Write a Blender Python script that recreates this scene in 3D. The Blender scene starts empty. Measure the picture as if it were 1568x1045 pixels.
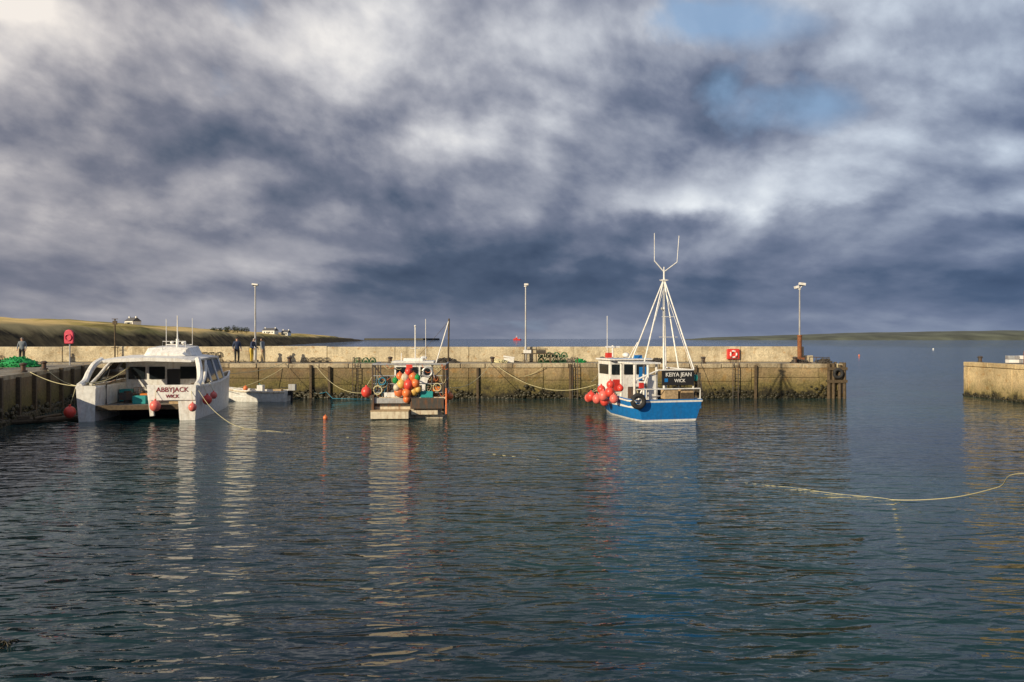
import bpy, bmesh, math, random
import numpy as np
from mathutils import Vector, Matrix, Euler, noise
R=math.radians
random.seed(7)
scn=bpy.context.scene
scn.view_settings.view_transform='Standard'; scn.view_settings.look='None'; scn.view_settings.exposure=0

# ------------------------------------------------------------ materials
def nmat(name):
    m=bpy.data.materials.new(name); m.use_nodes=True
    nt=m.node_tree; return m,nt,nt.nodes['Principled BSDF']
def pmat(name,col,rough=.6,metal=0,var=.15,scale=6,dirt_or_haze=None,dirt_or_haze_amt=.4,bump=.0,spec=.5):
    m,nt,b=nmat(name); N=nt.nodes; L=nt.links
    tc=N.new('ShaderNodeTexCoord')
    n=N.new('ShaderNodeTexNoise'); n.inputs['Scale'].default_value=scale; n.inputs['Detail'].default_value=5
    L.new(tc.outputs['Object'],n.inputs['Vector'])
    r=N.new('ShaderNodeValToRGB'); r.color_ramp.elements[0].position=.3; r.color_ramp.elements[1].position=.7
    a=[max(0,c*(1-var)) for c in col]; c2=[min(1,c*(1+var*.6)) for c in col]
    r.color_ramp.elements[0].color=(*a,1); r.color_ramp.elements[1].color=(*c2,1)
    L.new(n.outputs['Fac'],r.inputs[0]); out=r.outputs[0]
    if dirt_or_haze:
        mp=N.new('ShaderNodeMapping'); mp.inputs['Scale'].default_value=(5,5,.9)
        L.new(tc.outputs['Object'],mp.inputs['Vector'])
        n2=N.new('ShaderNodeTexNoise'); n2.inputs['Scale'].default_value=1.0; n2.inputs['Detail'].default_value=8; n2.inputs['Roughness'].default_value=.65
        L.new(mp.outputs[0],n2.inputs['Vector'])
        r2=N.new('ShaderNodeValToRGB'); r2.color_ramp.elements[0].position=.48; r2.color_ramp.elements[1].position=.68
        r2.color_ramp.elements[0].color=(0,0,0,1); r2.color_ramp.elements[1].color=(dirt_or_haze_amt,)*3+(1,)
        L.new(n2.outputs['Fac'],r2.inputs[0])
        mx=N.new('ShaderNodeMixRGB'); mx.inputs[2].default_value=(*dirt_or_haze,1)
        L.new(r2.outputs[0],mx.inputs[0]); L.new(out,mx.inputs[1]); out=mx.outputs[0]
    L.new(out,b.inputs['Base Color'])
    b.inputs['Roughness'].default_value=rough; b.inputs['Metallic'].default_value=metal
    if bump:
        bp=N.new('ShaderNodeBump'); bp.inputs['Strength'].default_value=bump; bp.inputs['Distance'].default_value=.02
        L.new(n.outputs['Fac'],bp.inputs['Height']); L.new(bp.outputs[0],b.inputs['Normal'])
    return m

RUST=(.2,.08,.025)
M={}
M['white']=pmat('white_paint',(.84,.83,.80),.4,dirt_or_haze=(.38,.27,.16),dirt_or_haze_amt=.38)
M['cream']=pmat('cream_paint',(.66,.58,.44),.55,dirt_or_haze=RUST,dirt_or_haze_amt=.75)
M['blue']=pmat('blue_hull_paint',(.012,.18,.52),.35,dirt_or_haze=(.05,.1,.2),dirt_or_haze_amt=.3)
M['antifoul']=pmat('antifouling_paint',(.05,.06,.09),.6)
M['black']=pmat('black_paint',(.02,.02,.022),.5)
M['rubber']=pmat('tyre_rubber',(.025,.025,.027),.8,bump=.4)
M['window']=pmat('cabin_window',(.015,.02,.025),.08,var=.02)
M['buoyred']=pmat('red_buoy_vinyl',(.75,.07,.05),.35,var=.12,dirt_or_haze=(.3,.1,.08))
M['buoyor']=pmat('orange_buoy_vinyl',(.8,.2,.06),.35,var=.12,dirt_or_haze=(.3,.15,.08))
M['buoyye']=pmat('yellow_buoy_vinyl',(.75,.45,.12),.4,var=.12)
M['buoypk']=pmat('pink_buoy_vinyl',(.8,.17,.14),.35,var=.12,dirt_or_haze=(.35,.12,.1))
M['rope']=pmat('pale_rope',(.62,.56,.33),.8,scale=30)
M['ropeblue']=pmat('blue_rope',(.04,.25,.38),.8,scale=30)
M['steel']=pmat('galvanised_steel',(.45,.46,.47),.45,.3,scale=12,dirt_or_haze=RUST,dirt_or_haze_amt=.5)
M['darksteel']=pmat('dark_steel',(.07,.065,.06),.6,.2,dirt_or_haze=RUST,dirt_or_haze_amt=.8)
M['rust']=pmat('rusty_steel',(.24,.09,.035),.8,var=.4,scale=10,bump=.5)
M['red']=pmat('red_paint',(.62,.04,.03),.45)
M['crimson']=pmat('crimson_plastic',(.6,.04,.09),.4)
M['green']=pmat('green_net',(.01,.3,.08),.8,var=.5,scale=14,bump=1)
M['teal']=pmat('teal_plastic',(.02,.3,.3),.5)
M['wood']=pmat('weathered_timber',(.1,.07,.04),.8,var=.4,scale=8,bump=.6)
M['woodlight']=pmat('pale_timber',(.45,.32,.18),.75,var=.3,scale=8)
M['deck']=pmat('grey_deck',(.2,.19,.17),.7,var=.3,dirt_or_haze=RUST,dirt_or_haze_amt=.5)
M['creel']=pmat('creel_netting',(.07,.06,.05),.9,var=.5,scale=20)
M['creelg']=pmat('creel_netting_green',(.05,.16,.07),.9,var=.5,scale=20)
M['creelb']=pmat('creel_netting_orange',(.35,.14,.05),.9,var=.5,scale=20)
M['maroon']=pmat('maroon_lettering',(.25,.02,.03),.5)
M['slate']=pmat('slate_roof',(.1,.1,.11),.7)
M['harl']=pmat('white_harling',(.78,.77,.73),.8)
M['orange']=pmat('orange_oilskin',(.7,.2,.02),.6)
M['weed']=pmat('bladderwrack',(.03,.026,.01),.5,var=.6,scale=5,bump=.6)

def concrete(name,light=(.42,.37,.27),dark=(.16,.11,.06),wet=True,blot=.55,darken_left=False,strk=.5,weedy=0.0):
    m,nt,b=nmat(name); N=nt.nodes; L=nt.links
    geo=N.new('ShaderNodeNewGeometry'); sep=N.new('ShaderNodeSeparateXYZ'); L.new(geo.outputs['Position'],sep.inputs[0])
    def noi(sc,scale,det=8,rough=.6,dist=0):
        mp=N.new('ShaderNodeMapping'); mp.inputs['Scale'].default_value=sc; L.new(geo.outputs['Position'],mp.inputs['Vector'])
        n=N.new('ShaderNodeTexNoise'); n.inputs['Scale'].default_value=scale; n.inputs['Detail'].default_value=det; n.inputs['Roughness'].default_value=rough; n.inputs['Distortion'].default_value=dist
        L.new(mp.outputs[0],n.inputs['Vector']); return n.outputs['Fac']
    def ramp(f,p0,p1,c0,c1):
        r=N.new('ShaderNodeValToRGB'); r.color_ramp.elements[0].position=p0; r.color_ramp.elements[1].position=p1
        r.color_ramp.elements[0].color=(*c0,1); r.color_ramp.elements[1].color=(*c1,1); L.new(f,r.inputs[0]); return r.outputs[0]
    def mix(f,a,c):
        x=N.new('ShaderNodeMixRGB'); L.new(f,x.inputs[0]); L.new(a,x.inputs[1])
        if isinstance(c,tuple): x.inputs[2].default_value=(*c,1)
        else: L.new(c,x.inputs[2])
        return x.outputs[0]
    def mr(v,a,b_,c,d):
        q=N.new('ShaderNodeMapRange'); q.inputs['From Min'].default_value=a; q.inputs['From Max'].default_value=b_
        q.inputs['To Min'].default_value=c; q.inputs['To Max'].default_value=d; L.new(v,q.inputs['Value']); return q.outputs[0]
    big=noi((1,1,1.4),.3,5); med=noi((1,1,.9),1.1,8,.62,.3); streak=noi((1.5,1.5,.32),.9,7,.62,.4); fine=noi((1,1,1),8,5,.7)
    c=ramp(big,.4,.6,tuple(v*.7 for v in light),light)
    c=mix(ramp(med,.5,.66,(0,0,0),(blot,)*3),c,dark)
    c=mix(ramp(streak,.52,.66,(0,0,0),(strk,)*3),c,tuple(v*.5 for v in dark))
    c=mix(ramp(noi((1,1,1.3),1.9,6,.6),.56,.68,(0,0,0),(.6,)*3),c,(.42,.22,.06))
    if darken_left: c=mix(mr(sep.outputs['X'],-7,-15,0,.55),c,(.09,.06,.035))  # blends to a darker brown towards the left
    f2=ramp(fine,.3,.7,(.68,.68,.68),(1.18,1.18,1.18))
    mu=N.new('ShaderNodeMixRGB'); mu.blend_type='MULTIPLY'; mu.inputs[0].default_value=1; L.new(c,mu.inputs[1]); L.new(f2,mu.inputs[2]); c=mu.outputs[0]
    if wet:
        a=N.new('ShaderNodeMath'); a.operation='MULTIPLY_ADD'; a.inputs[1].default_value=2.6; L.new(med,a.inputs[0]); L.new(sep.outputs['Z'],a.inputs[2])
        z=a.outputs[0] # z + 1.3 on average
        c=mix(mr(z,2.0+weedy,3.1+weedy,.85,0),c,ramp(fine,.35,.65,(.05,.05,.014),(.19,.155,.04)))
        c=mix(mr(z,1.5+weedy*.5,2.0+weedy*.5,1,0),c,ramp(fine,.35,.65,(.008,.009,.006),(.045,.035,.016)))
    L.new(c,b.inputs['Base Color']); b.inputs['Roughness'].default_value=.85
    ad=N.new('ShaderNodeMath'); ad.operation='ADD'; L.new(fine,ad.inputs[0]); L.new(med,ad.inputs[1])
    bp=N.new('ShaderNodeBump'); bp.inputs['Strength'].default_value=.9; bp.inputs['Distance'].default_value=.07
    L.new(ad.outputs[0],bp.inputs['Height']); L.new(bp.outputs[0],b.inputs['Normal'])
    return m
M['wall']=concrete('quay_wall_concrete',(.45,.33,.18),(.13,.08,.035),darken_left=True,weedy=.3)
M['parapet']=concrete('parapet_concrete',(.74,.63,.43),(.3,.22,.12),wet=False,blot=.6,strk=.45)
M['coping']=concrete('coping_concrete',(.55,.46,.31),(.24,.17,.1),wet=False)
M['quaytop']=concrete('quay_surface_concrete',(.38,.34,.27),(.2,.17,.12),wet=False)
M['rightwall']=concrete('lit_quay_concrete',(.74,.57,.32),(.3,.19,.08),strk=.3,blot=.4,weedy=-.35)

# ------------------------------------------------------------ builder
CUBE_F=[(0,1,3,2),(4,6,7,5),(0,4,5,1),(2,3,7,6),(0,2,6,4),(1,5,7,3)]
class B:
    def __init__(s): s.bm=bmesh.new()
    def box(s,c,d,mi=0,rot=(0,0,0)):
        q=Euler(rot).to_matrix(); c=Vector(c); vs=[]
        for i in (-.5,.5):
            for j in (-.5,.5):
                for k in (-.5,.5): vs.append(s.bm.verts.new(c+q@Vector((i*d[0],j*d[1],k*d[2]))))
        for f in CUBE_F: s.bm.faces.new([vs[i] for i in f]).material_index=mi
    def ball(s,c,r,mi=0,sc=(1,1,1),seg=16):
        nr=max(3,seg//2+1); new=s.bm.verts.new
        T_=new((c[0],c[1],c[2]+r*sc[2])); B_=new((c[0],c[1],c[2]-r*sc[2])); rings=[]
        for i in range(1,nr):
            ph=math.pi*i/nr
            rings.append([new((c[0]+r*sc[0]*math.sin(ph)*math.cos(2*math.pi*k/seg),c[1]+r*sc[1]*math.sin(ph)*math.sin(2*math.pi*k/seg),c[2]+r*sc[2]*math.cos(ph))) for k in range(seg)])
        F=s.bm.faces.new
        for k in range(seg):
            k2=(k+1)%seg
            F((T_,rings[0][k],rings[0][k2])).material_index=mi
            F((B_,rings[-1][k2],rings[-1][k])).material_index=mi
            for i in range(len(rings)-1): F((rings[i][k],rings[i+1][k],rings[i+1][k2],rings[i][k2])).material_index=mi
    def buoy(s,c,r,mi=0,km=None,seg=16):
        s.ball(c,r,mi,(1,1,1.08),seg)
        s.tube([(c[0],c[1],c[2]+r*1.02),(c[0],c[1],c[2]+r*1.35)],r*.2,mi if km is None else km,8)
    def tube(s,pts,r,mi=0,seg=6,r2=None,caps=True):
        pts=[Vector(p) for p in pts]; n=len(pts); rings=[]
        up=Vector((0,0,1))
        for i,p in enumerate(pts):
            t=(pts[min(i+1,n-1)]-pts[max(i-1,0)]).normalized()
            a=t.cross(up)
            if a.length<.05: a=t.cross(Vector((1,0,0)))
            a.normalize(); b=t.cross(a)
            rr=r[i] if isinstance(r,list) else (r if r2 is None else r+(r2-r)*i/(n-1))
            rings.append([s.bm.verts.new(p+a*rr*math.cos(2*math.pi*k/seg)+b*rr*math.sin(2*math.pi*k/seg)) for k in range(seg)])
        for i in range(n-1):
            for k in range(seg):
                s.bm.faces.new((rings[i][k],rings[i][(k+1)%seg],rings[i+1][(k+1)%seg],rings[i+1][k])).material_index=mi
        if caps:
            for rg in (rings[0],rings[-1]): s.bm.faces.new(rg).material_index=mi
    def torus(s,c,R1,r,mi=0,axis='y',seg=24,sg=8,arc=1.0):
        pts=[]
        for i in range(seg+1):
            a=2*math.pi*i/seg*arc
            u,v=math.cos(a)*R1,math.sin(a)*R1
            pts.append({'y':(c[0]+u,c[1],c[2]+v),'x':(c[0],c[1]+u,c[2]+v),'z':(c[0]+u,c[1]+v,c[2])}[axis])
        s.tube(pts,r,mi,sg,caps=arc<1)
    def poly(s,pts,mi=0):
        s.bm.faces.new([s.bm.verts.new(p) for p in pts]).material_index=mi
    def prism(s,pts2,z0,z1,mi=0,top=None):
        lo=[s.bm.verts.new((x,y,z0)) for x,y in pts2]; hi=[s.bm.verts.new((x,y,z1)) for x,y in pts2]; n=len(lo)
        for i in range(n): s.bm.faces.new((lo[i],lo[(i+1)%n],hi[(i+1)%n],hi[i])).material_index=mi
        s.bm.faces.new(hi).material_index=mi if top is None else top
        s.bm.faces.new(lo).material_index=mi
    def extr(s,pts,vec,mi=0):
        vec=Vector(vec); a=[s.bm.verts.new(p) for p in pts]; b=[s.bm.verts.new(Vector(p)+vec) for p in pts]; n=len(a)
        for i in range(n): s.bm.faces.new((a[i],a[(i+1)%n],b[(i+1)%n],b[i])).material_index=mi
        for q in (a,b): s.bm.faces.new(q).material_index=mi
    def loft(s,secs,mis):
        rs=[[s.bm.verts.new(p) for p in q] for q in secs]; n=len(rs[0])
        for i in range(len(rs)-1):
            for k in range(n-1): s.bm.faces.new((rs[i][k],rs[i][k+1],rs[i+1][k+1],rs[i+1][k])).material_index=mis[k]
        return rs
    def creel(s,c,rz=0,mi=0,L=.75,W=.5,H=.42,tilt=0):
        mt=Matrix.Translation(c)@Matrix.Rotation(rz,4,'Z')@Matrix.Rotation(tilt,4,'X')
        T=lambda x,y,z:mt@Vector((x,y,z))
        for x in (-L/2,-L/6,L/6,L/2):
            s.tube([T(x,W/2*math.cos(a),.04+(H-.04)*math.sin(a)) for a in [math.pi*i/6 for i in range(7)]],.016,mi,4)
        for i in range(0,9):
            a=math.pi*i/8
            s.tube([T(-L/2,W/2*math.cos(a),.04+(H-.04)*math.sin(a)),T(L/2,W/2*math.cos(a),.04+(H-.04)*math.sin(a))],.010,mi,4)
        s.box(T(0,0,.03),(L,W*.95,.03),mi,(tilt,0,rz))
        for x in (-L/2,L/2):
            for k in (-.3,0,.3): s.tube([T(x,k*W,.04),T(x,k*W,.36*math.sqrt(max(0,1-(2*k)**2)))],.009,mi,4)
        s.ball(T(.1,0,.13),.12,mi,(1.2,.8,.7),8)
    def out(s,name,mats,parent=None,bevel=0,smooth=False,loc=(0,0,0),rot=(0,0,0)):
        bmesh.ops.recalc_face_normals(s.bm,faces=s.bm.faces)
        me=bpy.data.meshes.new(name); s.bm.to_mesh(me); s.bm.free()
        for m in mats: me.materials.append(M[m] if isinstance(m,str) else m)
        if smooth: me.polygons.foreach_set('use_smooth',[True]*len(me.polygons))
        o=bpy.data.objects.new(name,me); scn.collection.objects.link(o)
        o.location=loc; o.rotation_euler=rot
        if parent: o.parent=parent
        if smooth=='auto' or (smooth and bevel):
            try: me.set_sharp_from_angle(angle=R(35))
            except Exception: pass
        if bevel:
            b=o.modifiers.new('bevel','BEVEL'); b.width=bevel; b.segments=2; b.limit_method='ANGLE'; b.angle_limit=R(40)
        return o
def empty(name,loc=(0,0,0),rz=0):
    e=bpy.data.objects.new(name,None); e.empty_display_size=.3; scn.collection.objects.link(e); e.location=loc; e.rotation_euler=(0,0,rz); return e
def text(body,name,mat,parent,loc,size,rot=(R(90),0,0)):
    cu=bpy.data.curves.new(name,'FONT'); cu.body=body; cu.size=size; cu.align_x='CENTER'; cu.align_y='CENTER'; cu.extrude=.004; cu.offset=.004
    cu.materials.append(M[mat]); o=bpy.data.objects.new(name,cu); scn.collection.objects.link(o); o.parent=parent; o.location=loc; o.rotation_euler=rot; return o
def sag(a,b,drop,n=14):
    a=Vector(a); b=Vector(b); return [a.lerp(b,i/n)-Vector((0,0,drop*4*(i/n)*(1-i/n))) for i in range(n+1)]
def smooth_path(pts,n=8):
    pts=[Vector(p) for p in pts]; out=[]
    for i in range(len(pts)-1):
        p0=pts[max(i-1,0)];p1=pts[i];p2=pts[i+1];p3=pts[min(i+2,len(pts)-1)]
        for k in range(n):
            t=k/n; out.append(.5*((2*p1)+(p2-p0)*t+(2*p0-5*p1+4*p2-p3)*t*t+(-p0+3*p1-3*p2+p3)*t**3))
    out.append(pts[-1]); return out
def hull(b,st,mis,inset=.08,transom_mi=2,stern_bulwark=True,xc=0):
    """st: (y, half beam, sheer z, half chine, deck z, rake)"""
    secs=[]
    for y,bm_,sh,ch,dk,rk in st:
        fr=lambda z:ch+(bm_-ch)*max(0,min(1,z/sh))**.7
        half=[(0,-.55),(ch*.6,-.45),(ch*.97,-.1),(fr(.1),.1),(fr(.2),.2),(fr(sh*.55),sh*.55),(fr(sh-.16),sh-.16),(bm_+.03,sh-.15),(bm_+.03,sh-.06),(bm_,sh-.05),(bm_,sh),(max(bm_-inset,.005),sh),(max(bm_-inset,.005),dk),(0,dk)]
        ring=[(-x+xc,y+rk*max(z,0)/sh,z) for x,z in half]+[(x+xc,y+rk*max(z,0)/sh,z) for x,z in reversed(half[:-1])]
        secs.append(ring)
    hm=mis; m=hm+list(reversed(hm))
    rs=b.loft(secs,m)
    r0=rs[0]; L=r0[:11]; Rr=list(reversed(r0))[:11]
    for k in range(10):
        vs=[L[k],L[k+1],Rr[k+1],Rr[k]]
        vs=[v for i,v in enumerate(vs) if v not in vs[:i]]
        if len(vs)>=3: b.bm.faces.new(vs).material_index=hm[k] if hm[k]!=2 else transom_mi
    if stern_bulwark:
        y,bm_,sh,ch,dk,rk=st[0]
        b.box((xc,y+.07+rk*.7,(sh+dk)/2-.02),(2*bm_-.05,.1,sh-dk+.03),transom_mi)

# ------------------------------------------------------------ world
SUN_EL=20; SUN_AZ_LEFT=44   # sun is behind the camera, to the left
sd=Vector((-math.sin(R(SUN_AZ_LEFT))*math.cos(R(SUN_EL)),-math.cos(R(SUN_AZ_LEFT))*math.cos(R(SUN_EL)),math.sin(R(SUN_EL))))
w=bpy.data.worlds.new('World'); scn.world=w; w.use_nodes=True
nt=w.node_tree; N=nt.nodes; L=nt.links
bg=N['Background']; bg.inputs['Strength'].default_value=.1
sky=N.new('ShaderNodeTexSky'); sky.sky_type='NISHITA'; sky.sun_disc=False
sky.sun_elevation=R(SUN_EL); sky.sun_rotation=math.atan2(sd.x,sd.y)
tc=N.new('ShaderNodeTexCoord'); sp=N.new('ShaderNodeSeparateXYZ'); L.new(tc.outputs['Generated'],sp.inputs[0])
def ma(op,a,b=None,c=None,clamp=False):
    n=N.new('ShaderNodeMath'); n.operation=op; n.use_clamp=clamp
    for i,v in enumerate((a,b,c)):
        if v is None: continue
        if isinstance(v,(int,float)): n.inputs[i].default_value=v
        else: L.new(v,n.inputs[i])
    return n.outputs[0]
X,Y,Z=sp.outputs
az=ma('ARCTAN2',X,Y)
hl=ma('MAXIMUM',ma('SQRT',ma('ADD',ma('MULTIPLY',X,X),ma('MULTIPLY',Y,Y))),.001)
te=ma('MINIMUM',ma('MAXIMUM',ma('DIVIDE',Z,hl),-.05),4)
def comb(a,b,c):
    n=N.new('ShaderNodeCombineXYZ')
    for i,v in enumerate((a,b,c)):
        if isinstance(v,(int,float)): n.inputs[i].default_value=v
        else: L.new(v,n.inputs[i])
    return n.outputs[0]
def noi(vec,scale,det=8,rough=.55,dist=0):
    n=N.new('ShaderNodeTexNoise'); n.inputs['Scale'].default_value=scale; n.inputs['Detail'].default_value=det
    n.inputs['Roughness'].default_value=rough; n.inputs['Distortion'].default_value=dist; L.new(vec,n.inputs['Vector']); return n.outputs['Fac']
# cloud space: cylinder round the viewer, vertical axis logarithmic so that cloud banks flatten towards the horizon
hh=ma('ADD',ma('MULTIPLY',ma('LOGARITHM',ma('ADD',te,.13),math.e),.5),ma('MULTIPLY',X,.22))
ux=ma('DIVIDE',X,hl); uy=ma('DIVIDE',Y,hl)
P1=comb(ux,uy,hh)
P2=comb(ma('SUBTRACT',ux,.025),uy,ma('ADD',hh,.035))
n1=noi(P1,2.9,9,.51,.1); n2=noi(P2,2.9,9,.51,.1)
P3=comb(ma('ADD',ux,5),uy,hh)
wl=noi(P3,2.6,7,.54,.1)
w1=ma('SUBTRACT',wl,.5); w2=ma('SUBTRACT',n1,.5)
azw=ma('ADD',az,ma('MULTIPLY',w1,.5)); tew=ma('ADD',te,ma('MULTIPLY',w2,.15))
def blob(px,py,spx,spy,amp):
    a0=math.atan((px-784)/1132); t0=(519-py)/1132*math.cos(a0)
    dx=ma('MULTIPLY',ma('SUBTRACT',azw,a0),1132/spx); dy=ma('MULTIPLY',ma('SUBTRACT',tew,t0),1132/spy)
    e=ma('EXPONENT',ma('MULTIPLY',ma('ADD',ma('MULTIPLY',dx,dx),ma('MULTIPLY',dy,dy)),-1))
    return ma('MULTIPLY',e,amp)
rp=N.new('ShaderNodeValToRGB'); L.new(ma('DIVIDE',te,.5),rp.inputs[0]); cr=rp.color_ramp
stops=[(0,.45),(.05,.40),(.15,.30),(.3,.39),(.5,.49),(.75,.54),(1,.52)]
cr.elements[0].position=0; cr.elements[1].position=1
for p,v in stops[1:-1]: cr.elements.new(p)
for e,(p,v) in zip(sorted(cr.elements,key=lambda e:e.position),stops): e.color=(v,v,v,1)
t=ma('ADD',rp.outputs[0],0)
for q in [(730,110,260,80,.26),(10,50,200,100,.28),(260,320,150,30,.12),(430,400,190,24,.28),(1120,298,150,16,.34),
          (1560,300,120,26,.28),(950,60,160,60,.14),(850,430,330,42,-.22),(300,190,200,50,-.10),(1330,245,160,35,.12),
          (1330,390,300,45,.12),(110,440,240,50,.10),(1500,445,90,16,-.14),(1000,190,300,50,-.05)]:
    t=ma('ADD',t,blob(*q))
amp=ma('MINIMUM',ma('ADD',ma('MULTIPLY',te,4.0),.35),1.0)
t=ma('ADD',t,ma('MULTIPLY',ma('MULTIPLY',w2,.85),amp))
t=ma('ADD',t,ma('MULTIPLY',ma('MULTIPLY',ma('SUBTRACT',n1,n2),2.3),amp))
r2=N.new('ShaderNodeValToRGB'); L.new(t,r2.inputs[0]); c2=r2.color_ramp
cs=[(0,(.05,.075,.125)),(.2,(.085,.115,.175)),(.4,(.18,.2,.265)),(.6,(.35,.36,.41)),(.8,(.60,.60,.62)),(1,(.86,.84,.81))]
c2.elements[0].position=0; c2.elements[1].position=1
for p,_ in cs[1:-1]: c2.elements.new(p)
for e,(p,c) in zip(sorted(c2.elements,key=lambda e:e.position),cs): e.color=(*c,1)
tint=N.new('ShaderNodeMixRGB'); L.new(ma('MULTIPLY_ADD',az,.9,.45,clamp=True),tint.inputs[0]); tint.inputs[1].default_value=(10.6,10.1,9.7,1); tint.inputs[2].default_value=(8.8,10.1,11.6,1)
cl=N.new('ShaderNodeMixRGB'); cl.blend_type='MULTIPLY'; cl.inputs[0].default_value=1; L.new(r2.outputs[0],cl.inputs[1]); L.new(tint.outputs[0],cl.inputs[2])
bm=ma('ADD',ma('ADD',blob(1200,20,150,50,.6),blob(1440,90,200,60,.38)),ma('ADD',blob(1260,180,130,40,.36),blob(1080,30,80,40,.25)))
bm=ma('ADD',bm,ma('MULTIPLY',w1,1.8))
bm=ma('ADD',bm,ma('MULTIPLY',w2,-1.4))
bm=ma('MULTIPLY',ma('MULTIPLY',ma('SUBTRACT',bm,.34),2.8,clamp=True),.8)
hz=N.new('ShaderNodeMixRGB'); hz.inputs[0].default_value=.65; hz.inputs[2].default_value=(3.2,5.0,7.6,1); L.new(sky.outputs[0],hz.inputs[1])
mx=N.new('ShaderNodeMixRGB'); L.new(bm,mx.inputs[0]); L.new(cl.outputs[0],mx.inputs[1]); L.new(hz.outputs[0],mx.inputs[2])
L.new(mx.outputs[0],bg.inputs['Color'])

sl=bpy.data.lights.new('sun','SUN'); sl.energy=5.0; sl.angle=R(.5); sl.color=(1,.85,.60)
so=bpy.data.objects.new('sun',sl); scn.collection.objects.link(so); so.rotation_euler=(-sd).to_track_quat('-Z','Y').to_euler(); so.location=(-40,-40,40)

# ------------------------------------------------------------ camera
cam=bpy.data.cameras.new('camera'); co=bpy.data.objects.new('camera',cam); scn.collection.objects.link(co); scn.camera=co
cam.sensor_width=36; cam.lens=26; cam.clip_end=60000; cam.clip_start=.1
co.location=(0,0,4.5); co.rotation_euler=(R(90-.17),0,0)

# ------------------------------------------------------------ water
def water_mat():
    m,nt,b=nmat('sea_water'); N=nt.nodes; L=nt.links
    tc=N.new('ShaderNodeTexCoord')
    def noi(sc,rz,scale,det,rough=.5,dist=0):
        mp=N.new('ShaderNodeMapping'); mp.inputs['Scale'].default_value=sc; mp.inputs['Rotation'].default_value=(0,0,rz); L.new(tc.outputs['Object'],mp.inputs['Vector'])
        n=N.new('ShaderNodeTexNoise'); n.inputs['Scale'].default_value=scale; n.inputs['Detail'].default_value=det; n.inputs['Roughness'].default_value=rough; n.inputs['Distortion'].default_value=dist
        L.new(mp.outputs[0],n.inputs['Vector']); return n.outputs['Fac']
    def mth(op,a,b,clamp=False):
        n=N.new('ShaderNodeMath'); n.operation=op; n.use_clamp=clamp
        for i,v in enumerate((a,b)):
            if isinstance(v,(int,float)): n.inputs[i].default_value=v
            else: L.new(v,n.inputs[i])
        return n.outputs[0]
    def crest(v,k):   # sharpen the crests of a noise field
        return mth('MULTIPLY',mth('POWER',mth('SUBTRACT',1,mth('ABSOLUTE',mth('MULTIPLY',mth('SUBTRACT',v,.5),2.6),0),True),1.3),k)
    h=crest(noi((.42,1,1),R(13),.8,2,.5,.35),.06)
    h=mth('ADD',h,crest(noi((.36,1,1),R(-10),1.9,2,.45,.5),.038))
    h=mth('ADD',h,mth('MULTIPLY',noi((.4,1,1),R(8),3.4,2,.5,.4),.042))
    h=mth('ADD',h,mth('MULTIPLY',noi((.6,1,1),R(-5),10,2),.004))
    sx=N.new('ShaderNodeSeparateXYZ'); L.new(tc.outputs['Object'],sx.inputs[0])
    sea=mth('MULTIPLY',mth('SUBTRACT',mth('MAXIMUM',sx.outputs['Y'],mth('MULTIPLY',sx.outputs['X'],1.6)),58),.02,True)
    near=mth('MULTIPLY',mth('SUBTRACT',26,sx.outputs['Y']),.05,True)   # breeze reaches the middle of the basin, the pier gives a lee
    patch=noi((.5,1,1),R(10),.11,3)
    pr=N.new('ShaderNodeMapRange'); pr.inputs['From Min'].default_value=.35; pr.inputs['From Max'].default_value=.65; pr.inputs['To Min'].default_value=.55; pr.inputs['To Max'].default_value=1.05; L.new(patch,pr.inputs['Value'])
    h=mth('MULTIPLY',h,mth('ADD',mth('ADD',pr.outputs[0],mth('MULTIPLY',near,.7)),mth('MULTIPLY',sea,1.6)))
    bp=N.new('ShaderNodeBump'); bp.inputs['Strength'].default_value=1; bp.inputs['Distance'].default_value=1; L.new(h,bp.inputs['Height'])
    L.new(bp.outputs[0],b.inputs['Normal'])
    r=N.new('ShaderNodeValToRGB'); r.color_ramp.elements[0].position=.38; r.color_ramp.elements[1].position=.6
    r.color_ramp.elements[0].color=(.005,.018,.03,1); r.color_ramp.elements[1].color=(.011,.048,.044,1); L.new(noi((1,1,1),0,.05,3),r.inputs[0])
    mx=N.new('ShaderNodeMixRGB'); L.new(sea,mx.inputs[0]); L.new(r.outputs[0],mx.inputs[1]); mx.inputs[2].default_value=(.012,.055,.13,1)
    L.new(mx.outputs[0],b.inputs['Base Color']); b.inputs['Roughness'].default_value=.04; b.inputs['IOR'].default_value=1.33
    return m
M['water']=water_mat()
b=B(); b.poly([(-30000,-3000,0),(30000,-3000,0),(30000,50000,0),(-30000,50000,0)]); b.out('water',['water'])
M['seabed']=pmat('seabed_sand',(.1,.1,.07),.9)
b=B(); b.poly([(-30000,-3000,-4),(30000,-3000,-4),(30000,50000,-4),(-30000,50000,-4)]); b.out('ground',['seabed'])

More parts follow.
